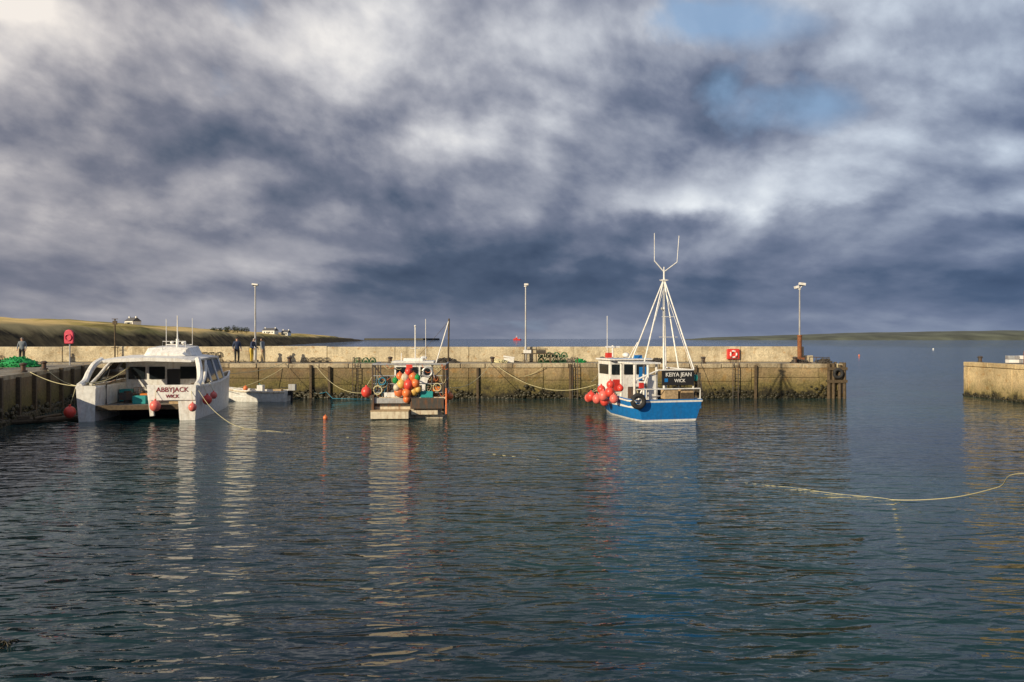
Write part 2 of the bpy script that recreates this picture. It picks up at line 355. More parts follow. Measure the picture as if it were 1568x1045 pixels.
# ------------------------------------------------------------ main pier
FY=56.0; DZ=2.6; XE=25.0
rnd=random.Random(3)
pier=empty('harbour_pier')
b=B(); b.box(((-70+XE)/2,FY+3.4,.3),(XE+70,6.4,4.6),0); b.out('pier_core',['wall'],pier)
b=B(); x=-69.5
while x<XE-.2:
    wd=min(rnd.uniform(3.2,6.6),XE-x); pr=rnd.uniform(0,.09); zs=rnd.uniform(1.0,1.6)
    b.box((x+wd/2,FY+.12-pr/2,(-2.15+zs)/2),(wd-.03,.24+pr,zs+2.15-.02),0,(0,0,rnd.uniform(-.006,.006)))
    pr=rnd.uniform(0,.05)
    b.box((x+wd/2,FY+.12-pr/2,(zs+2.45)/2),(wd-.03,.24+pr,2.45-zs-.01),0,(0,0,rnd.uniform(-.006,.006)))
    x+=wd
b.out('facing_panels',['wall'],pier,bevel=.04)
b=B(); x=-69.5
while x<XE-.05:
    wd=min(rnd.uniform(1.8,2.6),XE+.05-x)
    b.box((x+wd/2,FY+.27+rnd.uniform(-.03,.03),DZ-.13+rnd.uniform(-.03,.02)),(wd-.03,.75,.34),0,(rnd.uniform(-.02,.02),0,rnd.uniform(-.01,.01))); x+=wd
b.out('coping_stones',['coping'],pier,bevel=.06)
b=B(); b.box(((-70+XE)/2,FY+3.6,DZ-.03),(XE+69.9,5.9,.1),0); b.out('pier_deck',['quaytop'],pier)
b=B()
for px in (-15.2,-13.8,-8.6,-2.6,4.4,13.9,18.4):
    b.box((px,FY-.14,1.0+rnd.uniform(-.2,.1)),(.18,.16,3.0),0,(0,rnd.uniform(-.02,.02),0))
b.out('timber_fenders',['wood'],pier,bevel=.02)
b=B()
for i,xx in enumerate((23.9,24.25,24.7,25.1)):
    b.tube([(xx,FY-.22,-1),(xx+rnd.uniform(-.03,.03),FY-.2,DZ+rnd.uniform(-.1,.18))],.13,0,8)
for yy in (56.6,57.6,58.8,60,61.2): b.tube([(XE+.18,yy,-1),(XE+.18,yy,DZ+.1)],.13,0,8)
b.box((24.5,FY-.32,2.25),(1.5,.1,.22),0); b.box((24.5,FY-.32,1.3),(1.5,.1,.22),0)
b.out('end_piles',['wood'],pier,smooth='auto')
b=B()
for i in range(1600):
    xx=rnd.uniform(-34,XE); k=max(.2,1+1.8*noise.noise(Vector((xx*.35,0,0)))); zz=abs(rnd.gauss(0,.24))*k
    if xx>22: zz*=1.8
    b.ball((xx,FY-.1,zz-.05),rnd.uniform(.04,.13),0,(1.5,.6,1.1),6)
b.out('seaweed_fringe',['weed'],pier,smooth=True)

par=empty('parapet_wall'); b=B(); x=-69.5
while x<23.7:
    wd=min(rnd.uniform(4.3,6.4),23.7-x); h_=1.26+rnd.uniform(-.03,.035)
    b.box((x+wd/2,60.4+rnd.uniform(-.03,.03),DZ+.02+h_/2),(wd-.02,.8,h_),0); x+=wd
b.out('parapet_panels',['parapet'],par,bevel=.06)
b=B(); b.prism([(23.72,60),(24.5,60.1),(24.4,60.7),(23.72,60.8)],DZ,DZ+.55); b.out('parapet_stub',['parapet'],par,bevel=.05)

def ladder(x):
    e=empty('quay_ladder',(x,FY-.28,0)); b=B()
    for s in (-.2,.2):
        b.tube([(s,0,-.8),(s,0,DZ+.05),(s,.1,DZ+.45),(s,.5,DZ+.5),(s,.6,DZ)],.03,0,6)
    z=-.6
    while z<DZ: b.tube([(-.2,0,z),(.2,0,z)],.018,0,6); z+=.28
    b.out('rails_and_rungs',['darksteel'],e,smooth='auto')
for x in (4.75,16.85,-11.8): ladder(x)
def bollard(x,y,z=DZ,mat='darksteel'):
    e=empty('mooring_bollard',(x,y,z)); b=B()
    b.tube([(0,0,0),(0,0,.1)],.22,0,14); b.tube([(0,0,.1),(0,0,.38),(0,0,.42)],.13,0,14); b.ball((0,0,.45),.2,0,(1,1,.5),14)
    b.out('bollard_body',[mat],e,smooth='auto')
for x in (-27,-17,-9.3,-1.5,6.9,14.6,21.6): bollard(x,FY+.45)

def lamp(x,y,rusty=False,style=0):
    e=empty('harbour_lamp_post',(x,y,DZ)); b=B(); top=6.35
    if rusty:
        b.tube([(0,0,0),(0,0,2.1)],.17,1,12); b.tube([(0,0,2.1),(0,0,2.2)],.2,1,12)
        b.box((0,0,.2),(.6,.6,.4),1)
    else:
        b.box((0,0,.1),(.4,.4,.2),2); b.tube([(0,0,0),(0,0,1.3)],.11,0,10)
    b.tube([(0,0,1.2),(0,0,top-.25)],.075,0,10,.055)
    b.out('post',['steel','rust','quaytop'],e,smooth='auto')
    b=B()
    if style==0:
        b.tube([(0,0,top-.28),(0,0,top-.2)],.11,0,12); b.box((.0,0,top-.08),(.5,.3,.14),0,(0,R(6),0)); b.box((0,0,top-.17),(.4,.22,.06),1)
    elif style==1:
        b.tube([(0,0,top-.28),(0,0,top-.18)],.13,0,12); b.box((.05,0,top-.08),(.34,.26,.16),0); b.box((.05,0,top-.18),(.26,.2,.05),1)
    else:
        b.tube([(0,0,top-.5),(0,0,top-.42)],.1,0,10); b.box((-.25,0,top-.3),(.34,.26,.2),0,(0,R(-15),0)); b.box((.2,0,top-.05),(.5,.28,.2),0,(0,R(8),0))
        b.tube([(-.3,0,top-.42),(0,0,top-.42),(.25,0,top-.15)],.035,0,8); b.box((.2,0,top-.17),(.36,.2,.05),1)
    b.out('lamp_head',['white','window'],e,bevel=.03)
lamp(-20.65,59.5); lamp(1.1,59.5,style=1); lamp(23.1,59.4,True,2)

e=empty('lifebuoy_cabinet',(17.9,59.86,DZ+.66)); b=B()
b.box((0,0,0),(1.05,.2,.86),0); b.out('cabinet',['red'],e,bevel=.09)
b=B(); b.torus((0,-.14,0),.25,.07,0,'y'); b.out('life_ring',['white'],e,smooth=True)
b=B()
for a in range(4):
    aa=R(45+90*a); b.box((.25*math.cos(aa),-.15,.25*math.sin(aa)),(.12,.16,.16),0,(0,-aa,0))
b.out('ring_bands',['buoyred'],e,bevel=.03)

e=empty('lifebuoy_post',(-31.75,53,DZ)); b=B()
b.tube([(-.0,.1,0),(-.0,.1,2.5)],.05,0,8); b.out('post',['steel'],e,smooth='auto')
b=B(); b.extr([(-.3,-.06,1.55),(.3,-.06,1.55),(.33,-.06,1.7),(.33,-.06,2.3),(.22,-.06,2.5),(0,-.06,2.57),(-.22,-.06,2.5),(-.33,-.06,2.3),(-.33,-.06,1.7)],(0,.16,0)); b.out('housing',['crimson'],e,bevel=.04)
b=B(); b.torus((0,-.09,2.0),.22,.04,0,'y'); b.out('life_ring',['crimson'],e,smooth=True)

e=empty('signal_post',(-32,59.6,DZ)); b=B(); b.tube([(0,0,0),(0,0,3.5)],.06,0,8); b.box((0,0,3.2),(.35,.1,.3),0); b.tube([(-.25,0,3.5),(.25,0,3.5)],.03,0,6); b.tube([(-.3,0,1.2),(.3,0,1.2)],.03,0,6); b.out('post_and_board',['wood'],e,bevel=.01)

# ------------------------------------------------------------ left quay
lq=empty('left_quay')
poly=[(-14,-6),(-16.9,10),(-26.05,37.5),(-31.9,FY-.02),(-80,FY-.02),(-80,-6)]
b=B(); b.prism(poly,-3,DZ-.25,0,0); b.out('quay_body',['wall'],lq)
b=B(); b.prism(poly,DZ-.245,DZ-.02,0,1); b.out('quay_deck',['coping','quaytop'],lq)
b=B()
for i in range(8):
    t_=i/7; xx=-26.05+(-31.9+26.05)*t_; yy=37.5+(FY-37.5)*t_
    b.box((xx+.1,yy,.9+rnd.uniform(-.2,.15)),(.2,.24,3.2),0,(0,0,R(17)))
for i in range(500):
    t_=rnd.random(); b.ball((-22+(-31.9+22)*t_+.05,25.3+(FY-25.3)*t_,abs(rnd.gauss(0,.3))-.05),rnd.uniform(.06,.18),1,(.6,1.3,1.1),6)
b.out('fender_timbers',['wood','weed'],lq)
e=empty('floating_timber',(-25.2,39.0,.1)); b=B()
b.tube([(-1.5,-.3,.0),(1.6,1.5,.08)],.14,0,8); b.tube([(-1.2,.5,.05),(1.2,2.2,.02)],.12,0,8); b.tube([(0,0,.2),(.3,1.8,.22)],.08,0,8); b.box((-.7,.2,.25),(.6,.25,.1),0,(0,0,.4)); b.out('timbers',['wood'],e,smooth='auto')

nq=empty('near_quay'); b=B(); b.prism([(-30,-30),(-30,1.6),(40,1.6),(40,-30)],-3,2.85,0,1); b.out('quay_body',['wall','quaytop'],nq)
bollard(9.2,1.2,2.85)
e=empty('seaweed_clump',(-7.5,10.85,0)); b=B()
for i in range(26):
    a=rnd.uniform(0,6.28); l=rnd.uniform(.08,.2); p0=Vector((rnd.gauss(0,.07),rnd.gauss(0,.07),-.05))
    b.tube(smooth_path([p0,p0+Vector((l*.4*math.cos(a),l*.4*math.sin(a),.07+rnd.random()*.05)),p0+Vector((l*math.cos(a),l*math.sin(a),.0))],3),.012,0,5,.006)
b.out('fronds',['weed'],e,smooth=True)

# ------------------------------------------------------------ right pier
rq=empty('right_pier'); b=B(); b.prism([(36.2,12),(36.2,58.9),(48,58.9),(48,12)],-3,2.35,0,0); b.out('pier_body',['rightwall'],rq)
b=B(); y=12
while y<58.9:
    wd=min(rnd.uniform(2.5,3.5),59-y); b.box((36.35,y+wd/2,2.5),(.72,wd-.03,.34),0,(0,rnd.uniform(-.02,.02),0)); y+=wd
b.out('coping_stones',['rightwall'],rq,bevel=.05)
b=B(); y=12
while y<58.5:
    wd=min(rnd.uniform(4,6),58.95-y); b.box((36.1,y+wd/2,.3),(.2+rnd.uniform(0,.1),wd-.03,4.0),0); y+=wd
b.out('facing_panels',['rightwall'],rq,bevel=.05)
b=B(); b.box((42.3,35.5,2.42),(11.3,46.8,.3)); b.out('pier_deck',['quaytop'],rq)
b=B()
for i in range(360): b.ball((35.97,rnd.uniform(40,59),abs(rnd.gauss(0,.12))-.05),rnd.uniform(.05,.12),0,(.6,1.3,1),6)
b.out('seaweed_fringe',['weed'],rq,smooth=True)
bollard(36.9,58.3,2.6)
e=empty('fish_box_stack',(38.9,57.5,2.6)); b=B()
for i in range(3):
    for j in range(2-(i==2)): b.box((i*.85,0,.16+j*.3),(.8,.5,.27),(i+j)%2,(0,0,rnd.uniform(-.1,.1)))
b.out('boxes',['white','steel'],e,bevel=.03)
e=empty('gate_railing',(38.9,56.2,2.6)); b=B()
for i in range(4): b.tube([(i*.7,0,0),(i*.7,0,.95)],.025,0,6)
for z in (.5,.95): b.tube([(0,0,z),(2.1,0,z)],.02,0,6)
b.out('rails',['rust'],e)

# ------------------------------------------------------------ clutter on quays
def creel_stack(x,y,nx,nz,mat='creel',z=DZ,rz=0,name='lobster_creel_stack'):
    e=empty(name,(x,y,z),rz); b=B(); r=random.Random(int(x*10))
    for k in range(nz):
        for i in range(nx-(k//2)):
            b.creel((i*.58+k*.1+r.uniform(-.04,.04),r.uniform(-.08,.08),k*.42),R(90)+r.uniform(-.15,.15),0)
    b.out('creels',[mat],e)
    return e
creel_stack(-34.6,46.2,5,2); creel_stack(-39.5,52,5,2); creel_stack(-16.3,58.2,4,1)
creel_stack(2.3,58.8,4,2,'creelg'); creel_stack(-25.5,58.4,5,2); creel_stack(-12.2,58.5,3,1,'creelg'); creel_stack(8.4,58.6,3,1)
e=empty('work_trestle',(1.0,58.0,DZ)); b=B()
for xx in (0,2.0):
    for yy in (-.3,.3): b.box((xx,yy,.35),(.08,.08,.7),0)
b.box((1,0,.74),(2.5,.8,.07),0); b.box((.2,0,.9),(.6,.5,.26),1); b.box((1.3,0,.9),(.7,.5,.24),2); b.tube([(.2,-.3,1.06),(1.8,.2,1.1)],.03,0)
b.out('bench_with_boxes',['wood','white','creel'],e,bevel=.02)
def heap(name,loc,mat,sx,sy,sz,n=60,seed=1):
    e=empty(name,loc); b=B(); r=random.Random(seed)
    b.ball((0,0,sz*.2),1,0,(sx*.9,sy*.9,sz*.6),20)
    for i in range(n):
        a=r.uniform(0,6.28); q=math.sqrt(r.random()); h_=sz*(1-q**2)
        c=(sx*q*math.cos(a),sy*q*math.sin(a),max(.03,h_*.85))
        pts=[(c[0]+.22*math.cos(t+a)*r.uniform(.6,1.2),c[1]+.2*math.sin(t+a),c[2]+.05*math.sin(3*t)) for t in [k*.8 for k in range(8)]]
        b.tube(smooth_path(pts,2),.03,0,5)
    o=b.out('netting',[mat],e,smooth=True)
    for v in o.data.vertices: v.co+=Vector((0,0,1))*noise.noise(v.co*3)*.1
    return e
heap('green_fishing_net',(-33.6,50.2,DZ),'green',1.5,.9,.75,70,1)
heap('green_fishing_net',(-36.6,50.6,DZ),'green',1.0,.8,.55,50,2)
heap('green_fishing_net',(5.4,58.4,DZ),'green',.35,.3,.35,20,3)
heap('rope_coil_heap',(-1.0,58.2,DZ),'rope',.6,.4,.3,30,4)
heap('rope_coil_heap',(22.2,57.2,DZ),'creel',.7,.5,.35,30,5)
heap('rope_coil_heap',(24.1,57.0,DZ),'creel',.5,.5,.4,30,6)
heap('rope_coil_heap',(11.5,58.6,DZ),'creel',.8,.4,.4,30,8)
heap('rope_coil_heap',(-5.2,58.3,DZ),'creel',.9,.4,.45,30,9)
e=empty('white_fish_box',(-.25,58.9,DZ)); b=B(); b.box((0,0,.45),(.9,.5,.12),0,(0,R(8),0)); b.box((0,0,.2),(.8,.5,.34),0); b.box((0,0,.37),(.7,.4,.02),1); b.out('box_and_lid',['white','creel'],e,bevel=.03)
e=empty('pier_end_railing',(22.9,56.9,DZ)); b=B()
for i in range(4): b.tube([(.5*i,0,0),(.5*i,0,.5)],.035,0,6)
b.tube([(0,0,.5),(1.5,0,.45)],.03,0,6); b.out('rails',['darksteel'],e)
e=empty('tyre_fender',(24.5,FY-.45,1.9)); b=B(); b.torus((0,0,0),.3,.12,0,'y'); b.tube([(0,0,.3),(0,.1,.75)],.02,1); b.out('tyre',['rubber','rope'],e,smooth=True)
def rope(pts,r=.02,name='mooring_rope',mat='rope'):
    e=empty(name,pts[0]); o=Vector(pts[0]); b=B(); b.tube([Vector(p)-o for p in pts],r,0,6); b.out('strand',[mat],e,smooth=True); return e
rope(sag((-1.5,56.4,2.75),(5.5,48.5,1.5),1.1),.018)
rope(sag((-1.5,56.4,2.7),(2.4,55.75,2.4),.9),.018)
rope(sag((6.9,56.4,2.8),(5.2,48.5,1.7),.35),.018)
rope(sag((-9.3,56.4,2.8),(-6.2,49.8,1.7),.4),.018)
rope(sag((14.6,56.4,2.9),(9.0,48.0,1.6),.4),.018)
rope(sag((-17,56.4,2.8),(-14.0,FY-.25,.5),.9),.018,mat='ropeblue')
rope([(-14,FY-.25,.5),(-13.4,FY-.8,.05),(-10.5,FY-1.2,.02)],.018,mat='ropeblue')

# ------------------------------------------------------------ catamaran
cat=empty('catamaran_fishing_boat',(-20.5,40.5,0),R(8))
mis=[1,1,0,0,0,0,0,0,0,0,0,2,3]
mw=['white','antifoul','cream','deck']
def cathull(name,x0):
    b=B(); hull(b,[(0,.5,1.95,.40,1.3,-.12),(2,.54,1.9,.44,1.3,0),(5,.54,1.95,.44,1.3,0),(7.5,.42,2.1,.3,1.4,.1),(9.3,.06,2.35,.03,1.6,.3)],mis,xc=x0,transom_mi=0); return b.out(name,mw,cat,smooth='auto')
cathull('port_hull',-2.62); cathull('starboard_hull',2.58)
b=B(); b.box((0,4,.72),(4.4,7.9,.18),3); b.box((0,.02,.74),(4.35,.12,.26),4); b.box((0,5.5,.2),(4.3,4,.9),1)  # last box: dark block painted in for the shade of the tunnel
b.box((1.35,.08,1.5),(1.5,.12,.9),0); b.box((.68,.05,.9),(.22,.2,1.3),0,(0,R(-6),0)); b.box((-2.18,3,1.2),(.08,6,.9),0); b.box((2.2,3,1.2),(.08,6,.9),0)
b.box((0,8.0,1.3),(4.6,.5,1.4),0)
b.out('bridge_deck',['white','antifoul','cream','deck','wood'],cat,bevel=.02)
b=B(); b.extr([(.5,-.16,1.97),(3.1,-.16,1.97),(3.05,-.15,1.12),(.62,-.15,1.12)],(0,.05,0)); b.out('name_panel',['white'],cat,bevel=.02)
text('ABBYJACK','boat_name','maroon',cat,(1.85,-.172,1.7),.36); text('WICK','port_name','maroon',cat,(1.85,-.172,1.34),.26)
b=B()
b.box((0,5.6,2.0),(4.2,2.9,2.3),0)
for xx,wd in ((-1.45,.95),(-.3,.9),(1.5,.95)): b.box((xx,4.12,2.45),(wd,.1,.75),1)
b.box((.65,4.12,1.75),(.75,.1,1.85),2)
for s in (-1,1): b.box((s*2.12,5.3,2.5),(.06,2.1,.65),1)
b.out('cabin',['white','window','black'],cat,bevel=.03)
b=B()
for s in (-1,1):
    b.tube(smooth_path([(s*3.05,.15,1.93),(s*3.02,.8,2.15),(s*2.95,1.15,2.6),(s*2.8,1.5,3.05),(s*2.6,2.0,3.3)],4),.17,0,8)
    b.tube(smooth_path([(s*3.0,1.5,1.95),(s*2.9,2.4,2.4),(s*2.7,3.2,3.0),(s*2.5,3.9,3.3)],4),.09,0,8)
    b.extr([(s*2.98,2.5,1.98),(s*2.98,6.5,2.05),(s*2.6,6.5,3.2),(s*2.6,3.6,3.2)],(-s*.05,0,0),1)
    for yy in (3.4,5.0,6.5): b.tube([(s*3.0,yy,1.95),(s*2.6,yy,3.25)],.07,0,6)
b.out('side_frames',['white','window'],cat,smooth='auto')
b=B(); secs=[]
for y_,hw,zz in ((1.5,2.35,3.28),(2.0,2.6,3.34),(4.5,2.7,3.42),(6.8,2.6,3.4),(7.6,2.2,3.2)):
    secs.append([(-hw,y_,zz-.12),(-hw-.03,y_,zz-.02),(-hw*.7,y_,zz+.1),(0,y_,zz+.16),(hw*.7,y_,zz+.1),(hw+.03,y_,zz-.02),(hw,y_,zz-.12),(0,y_,zz-.05),(-hw,y_,zz-.12)])
rr=b.loft(secs,[0]*8); b.bm.faces.new(rr[0][:8]); b.bm.faces.new(list(reversed(rr[-1][:8])))
secs=[]
for y_,hw,z0,z1 in ((3.0,1.0,3.5,3.62),(3.4,1.25,3.5,3.95),(5.4,1.3,3.5,4.05),(6.3,1.05,3.5,3.8)):
    secs.append([(.55-hw*1.1,y_,z0),(.55-hw*.9,y_,z1),(.55,y_,z1+.07),(.55+hw*.9,y_,z1),(.55+hw*1.1,y_,z0)])
r_=b.loft(secs,[0]*4); b.bm.faces.new(r_[0]); b.bm.faces.new(list(reversed(r_[-1])))
for k in (-.6,0,.6): b.box((.55+k,3.28,3.74),(.45,.06,.16),1,(R(-35),0,0))
b.out('roof',['white','window'],cat,smooth='auto')
b=B()
b.tube([(.9,4.0,3.9),(.9,4.0,5.9)],.045,0,8,.03); b.tube([(.9,4.0,4.0),(.9,4.0,4.5)],.09,0,8)
b.tube([(.2,4.2,3.9),(.2,4.2,5.7)],.02,0,6); b.tube([(1.7,4.2,3.9),(1.7,4.2,5.75)],.018,0,6)
b.tube([(.2,4.1,4.15),(1.7,4.1,4.15)],.03,0,6); b.ball((1.25,4,4.25),.14,0,(1,1,.6)); b.ball((.55,4.1,4.28),.1,0)
b.tube([(.3,3.2,3.5),(.3,3.2,4.35),(1.6,3.2,4.35),(1.6,3.2,3.5)],.025,0,6)
b.out('masts_and_radar',['white'],cat,smooth='auto')
b=B()
b.tube([(-1.3,2.2,.85),(-1.3,2.2,1.5)],.2,1,12); b.box((-1.3,2.2,1.2),(.8,.5,.4),1); b.box((-.4,1.6,1.05),(.7,.5,.45),0); b.box((-.3,2.3,1.1),(.6,.5,.5),2)
b.box((1.6,1.5,1.1),(.7,.6,.6),3); b.ball((.2,2.2,1.0),.28,0,(1,1,.7)); b.tube([(-2.0,1.0,.85),(-2.0,1.0,2.0),(-1.5,1.0,2.2)],.05,1,8)
b.tube(sag((-2.9,.5,2.1),(-1.3,2.5,2.9),.3),.03,4,6); b.box((-1.7,3.2,1.2),(.6,.6,.7),0); b.creel((-.9,3.2,.82),.3,1); b.creel((-.9,3.2,1.24),.5,1)
b.out('deck_gear',['teal','darksteel','orange','woodlight','rope'],cat,bevel=.015)
b=B()
for c,r_,m_ in (((-3.38,-.2,.55),.3,0),((1.05,-.45,.85),.29,1),((2.98,-.45,.75),.22,1),((3.4,.9,1.05),.26,0),((3.4,2.3,1.2),.2,1)):
    b.buoy(c,r_,m_); b.tube([(c[0],c[1],c[2]+r_),(c[0]*.93,max(c[1],.0),1.95)],.015,2,5)
b.out('fender_buoys',['buoyred','buoypk','rope'],cat,smooth=True)
rope(sag((-23.4,41.5,1.95),(-28.6,45.5,2.6),.45)); rope(sag((-23.3,41.2,1.9),(-27.5,42.2,2.6),.3)); rope(sag((-22.6,49.5,2.2),(-27,56.4,2.8),.25))
rope(sag((-19.6,49.4,2.2),(-17,56.4,2.8),.3))
bollard(-28.8,45.5); bollard(-27.9,42.2)

# ------------------------------------------------------------ skiff
sk=empty('motor_skiff',(-16.2,53.4,0),R(88))
b=B(); hull(b,[(0,.82,.78,.66,.3,-.08),(1.5,.9,.78,.72,.3,0),(3.2,.8,.86,.55,.3,.05),(4.3,.42,1.0,.22,.4,.2),(4.9,.04,1.12,.02,.5,.35)],[1,1,0,0,0,0,2,2,2,0,0,0,3],inset=.1,transom_mi=0)
b.box((0,1.3,.55),(1.6,.3,.06),4); b.box((0,2.6,.58),(1.5,.3,.06),4); b.box((0,3.9,.8),(.7,.8,.05),0)
b.box((.1,2.0,.85),(.5,.4,.6),0); b.out('hull_and_thwarts',['white','antifoul','cream','deck','woodlight'],sk,smooth='auto')
b=B(); b.box((0,-.35,1.0),(.36,.5,.45),0); b.tube([(0,-.3,.75),(0,-.28,-.3)],.09,1,8); b.box((0,-.15,.6),(.3,.2,.35),1); b.tube([(0,-.1,.95),(0,.5,1.0)],.03,1,6)
b.out('outboard_motor',['steel','black'],sk,bevel=.06)
b=B(); b.buoy((.3,3.2,.9),.17,0); b.box((.3,.8,.6),(.5,.6,.5),1); b.box((-.3,.6,.5),(.4,.4,.45),2); b.tube([(.5,2.0,1.0),(.5,2.3,1.25)],.02,2); b.out('gear',['buoyor','woodlight','teal'],sk,smooth='auto')
rope(sag((-17,56.3,2.6),(-20.2,53.6,.9),.3))

# ------------------------------------------------------------ creel boat (centre)
cb=empty('creel_boat',(-5.85,42.0,0),R(3))
b=B(); hull(b,[(0,2.1,1.2,1.9,.6,-.1),(2,2.2,1.25,2.05,.6,0),(4.5,2.1,1.4,1.9,.65,.05),(6.6,1.3,1.7,.9,.8,.2),(7.9,.06,2.0,.03,1.0,.5)],[1,1,0,0,0,4,2,2,2,2,2,2,3],transom_mi=0)
b.out('hull',['cream','antifoul','steel','deck','darksteel'],cb,smooth='auto')
b=B()
b.box((-1.0,-.45,.25),(2.1,.8,.42),0); b.box((-1.0,-.45,.48),(2.15,.85,.05),1); b.box((.9,-.25,.34),(1.5,.25,.24),0); b.box((1.05,-.28,.85),(1.9,.22,.6),2)
b.box((-2.0,-.2,.9),(.15,.3,.9),2); b.box((-1.0,-.18,1.0),(1.9,.06,.3),3)
b.out('stern_platform',['cream','woodlight','darksteel','steel'],cb,bevel=.03)
b=B(); gt=3.05
for x_ in (-2.05,-1.2,1.3,2.1): b.tube([(x_,0,.6),(x_,0,gt if abs(x_)>1.25 else 2.4)],.05,0,8)
b.tube([(-2.05,0,gt),(2.1,0,gt)],.055,3,8)
for z in (1.45,1.95,2.4): b.tube([(-2.05,0,z),(2.1,0,z)],.03,3,6)
for x_ in (-2.05,2.1):
    b.tube([(x_,0,gt),(x_,3.6,gt)],.045,3,8)
    for y_ in (1.2,2.4,3.6): b.tube([(x_,y_,.7),(x_,y_,gt)],.04,0,8)
    for z in (1.5,2.1): b.tube([(x_,0,z),(x_,3.6,z)],.03,3,6)
b.tube([(-2.05,0,gt),(-1.5,0,2.4)],.04,0,6); b.tube([(2.1,0,gt),(1.5,0,2.4)],.04,0,6)
b.tube([(1.95,0,.2),(1.95,-.02,2.9)],.07,1,8); b.tube([(2.12,-.3,.25),(2.12,-.3,1.7)],.05,2,8)
b.torus((1.05,-.12,2.62),.26,.06,3,'y'); b.tube([(.7,-.1,2.3),(.95,-.1,2.9),(1.3,-.1,2.9),(1.45,-.1,2.3)],.03,3,6)
b.torus((-1.5,-.1,2.1),.2,.03,4,'y',16,6); b.torus((1.6,-.1,1.75),.22,.03,5,'y',16,6); b.torus((-1.75,-.1,1.6),.24,.035,5,'y',16,6)
for k in range(9): b.tube([(-2.0+k*.1,-.03,1.45+.02*k),(-1.9+k*.1,-.05,2.4-.05*k)],.014,4 if k%2 else 0,4)
r=random.Random(21)
for k in range(34):
    x0=r.uniform(-1.9,1.9); z0=r.choice((1.45,1.95,2.4,3.05)); b.tube(sag((x0,-.06,z0),(x0+r.uniform(.2,.6),-.08,z0-r.uniform(0,.3)),r.uniform(.1,.4),6),.013,r.choice((4,5,5,2)),4)
b.out('steel_gantry',['darksteel','wood','buoyor','steel','ropeblue','rope'],cb,smooth='auto')
b=B()
b.box((-.1,4.9,1.75),(2.3,1.7,2.5),0); b.box((-.1,4.8,3.05),(2.6,2.1,.12),0)
for x_ in (-.85,-.1,.65): b.box((x_,4.02,2.45),(.6,.06,.6),1)
for s in (-1,1): b.box((-.1+s*1.16,4.9,2.4),(.05,1.2,.6),1)
b.box((-.1,4.4,3.2),(1.2,.5,.18),0); b.ball((.5,4.9,3.3),.22,0,(1,1,.5))
b.out('wheelhouse',['white','window'],cb,bevel=.04)
b=B()
b.tube([(.0,4.5,3.1),(.0,4.5,5.3)],.035,0,8); b.tube([(.65,4.6,3.1),(.65,4.6,5.75)],.02,0,6); b.tube([(1.35,3.6,3.0),(2.15,3.5,5.65)],.035,0,8); b.tube([(2.1,3.6,3.0),(2.15,3.5,5.75)],.05,1,8)
b.tube([(2.15,3.5,5.6),(.2,4.5,3.4)],.01,1,4); b.tube([(-.3,4.6,3.9),(.3,4.6,3.9)],.02,0,5)
b.tube([(-.9,4.9,3.1),(-.9,4.9,3.6)],.03,0,6); b.ball((.0,4.5,5.3),.07,0)
b.out('masts',['white','wood'],cb,smooth='auto')
b=B(); r=random.Random(5)
for k in range(4):
    for i in range(3): b.creel((-1.5+r.uniform(-.06,.06),.35+i*.75,.65+k*.42),r.uniform(-.1,.1)+(0,1.57)[k%2],r.choice((0,0,1,4)))
for k in range(4):
    for i in range(3): b.creel((1.3+r.uniform(-.06,.06),.5+i*.8,.65+k*.42),r.uniform(-.1,.1)+(0,1.57)[k%2],r.choice((0,1,4)))
b.box((.0,1.0,.95),(.9,.6,.6),3); b.box((1.0,.05,1.35),(.7,.4,.35),2); b.box((.1,2.4,1.2),(.9,.6,1.0),3); b.box((-1.1,.1,1.3),(.6,.35,.3),5); b.box((1.55,.1,1.65),(.4,.3,.25),6)
b.out('creels_and_boxes',['creel','creelg','teal','black','creelb','white','orange'],cb)
b=B()
cl_=[(-.55,1.55,.27,1),(-.1,1.5,.26,1),(.3,1.6,.27,3),(-.4,2.0,.25,3),(0,1.95,.28,0),(.4,2.05,.24,1),(-.2,2.35,.24,2),(.25,2.4,.25,1),(.0,2.72,.2,0),(-.65,1.8,.2,2),(-.5,2.45,.2,1),(.55,1.7,.18,3),(.5,2.35,.18,5),(-.1,1.15,.2,1),(-.75,2.2,.17,5)]
for x_,z_,r_,m_ in cl_: b.buoy((x_,-.15-r.uniform(0,.25),z_-.05),r_,m_)
b.buoy((-2.38,-.15,1.5),.29,0); b.tube([(-2.38,-.15,1.8),(-2.05,0,2.4)],.015,4); b.buoy((2.3,.4,1.2),.2,1); b.box((.05,-.35,2.95),(.35,.1,.2),0)
b.out('marker_buoys',['buoyred','buoyor','cream','buoyye','rope','green'],cb,smooth='auto')
rope(sag((-8.0,42.1,1.5),(-15,56.2,2.6),.8),.015); rope(sag((-3.8,45.5,1.5),(-1.5,56.4,2.8),.6),.018)

# ------------------------------------------------------------ blue boat
bb=empty('blue_fishing_boat',(8.6,40.4,0),R(14))
b=B(); hull(b,[(0,1.9,1.2,1.55,.7,-.15),(1.0,2.05,1.2,1.75,.7,0),(4,2.1,1.3,1.75,.7,.05),(6.5,1.6,1.6,1.1,.9,.2),(8.2,.75,1.95,.35,1.1,.5),(8.9,.06,2.15,.03,1.2,.8)],[1,1,4,2,2,2,0,0,2,2,0,0,3],transom_mi=2)
b.out('hull',['white','antifoul','blue','deck','white'],bb,smooth='auto')
b=B()
b.box((-.35,5.7,2.0),(2.5,2.0,2.4),0); b.box((-.35,5.6,3.25),(2.8,2.4,.1),0); b.box((-.35,4.5,3.25),(2.7,.05,.14),3)
for x_ in (-1.2,-.4,.4): b.box((x_,4.67,2.65),(.62,.06,.62),1)
b.box((.55,4.67,1.85),(.6,.07,1.9),3)
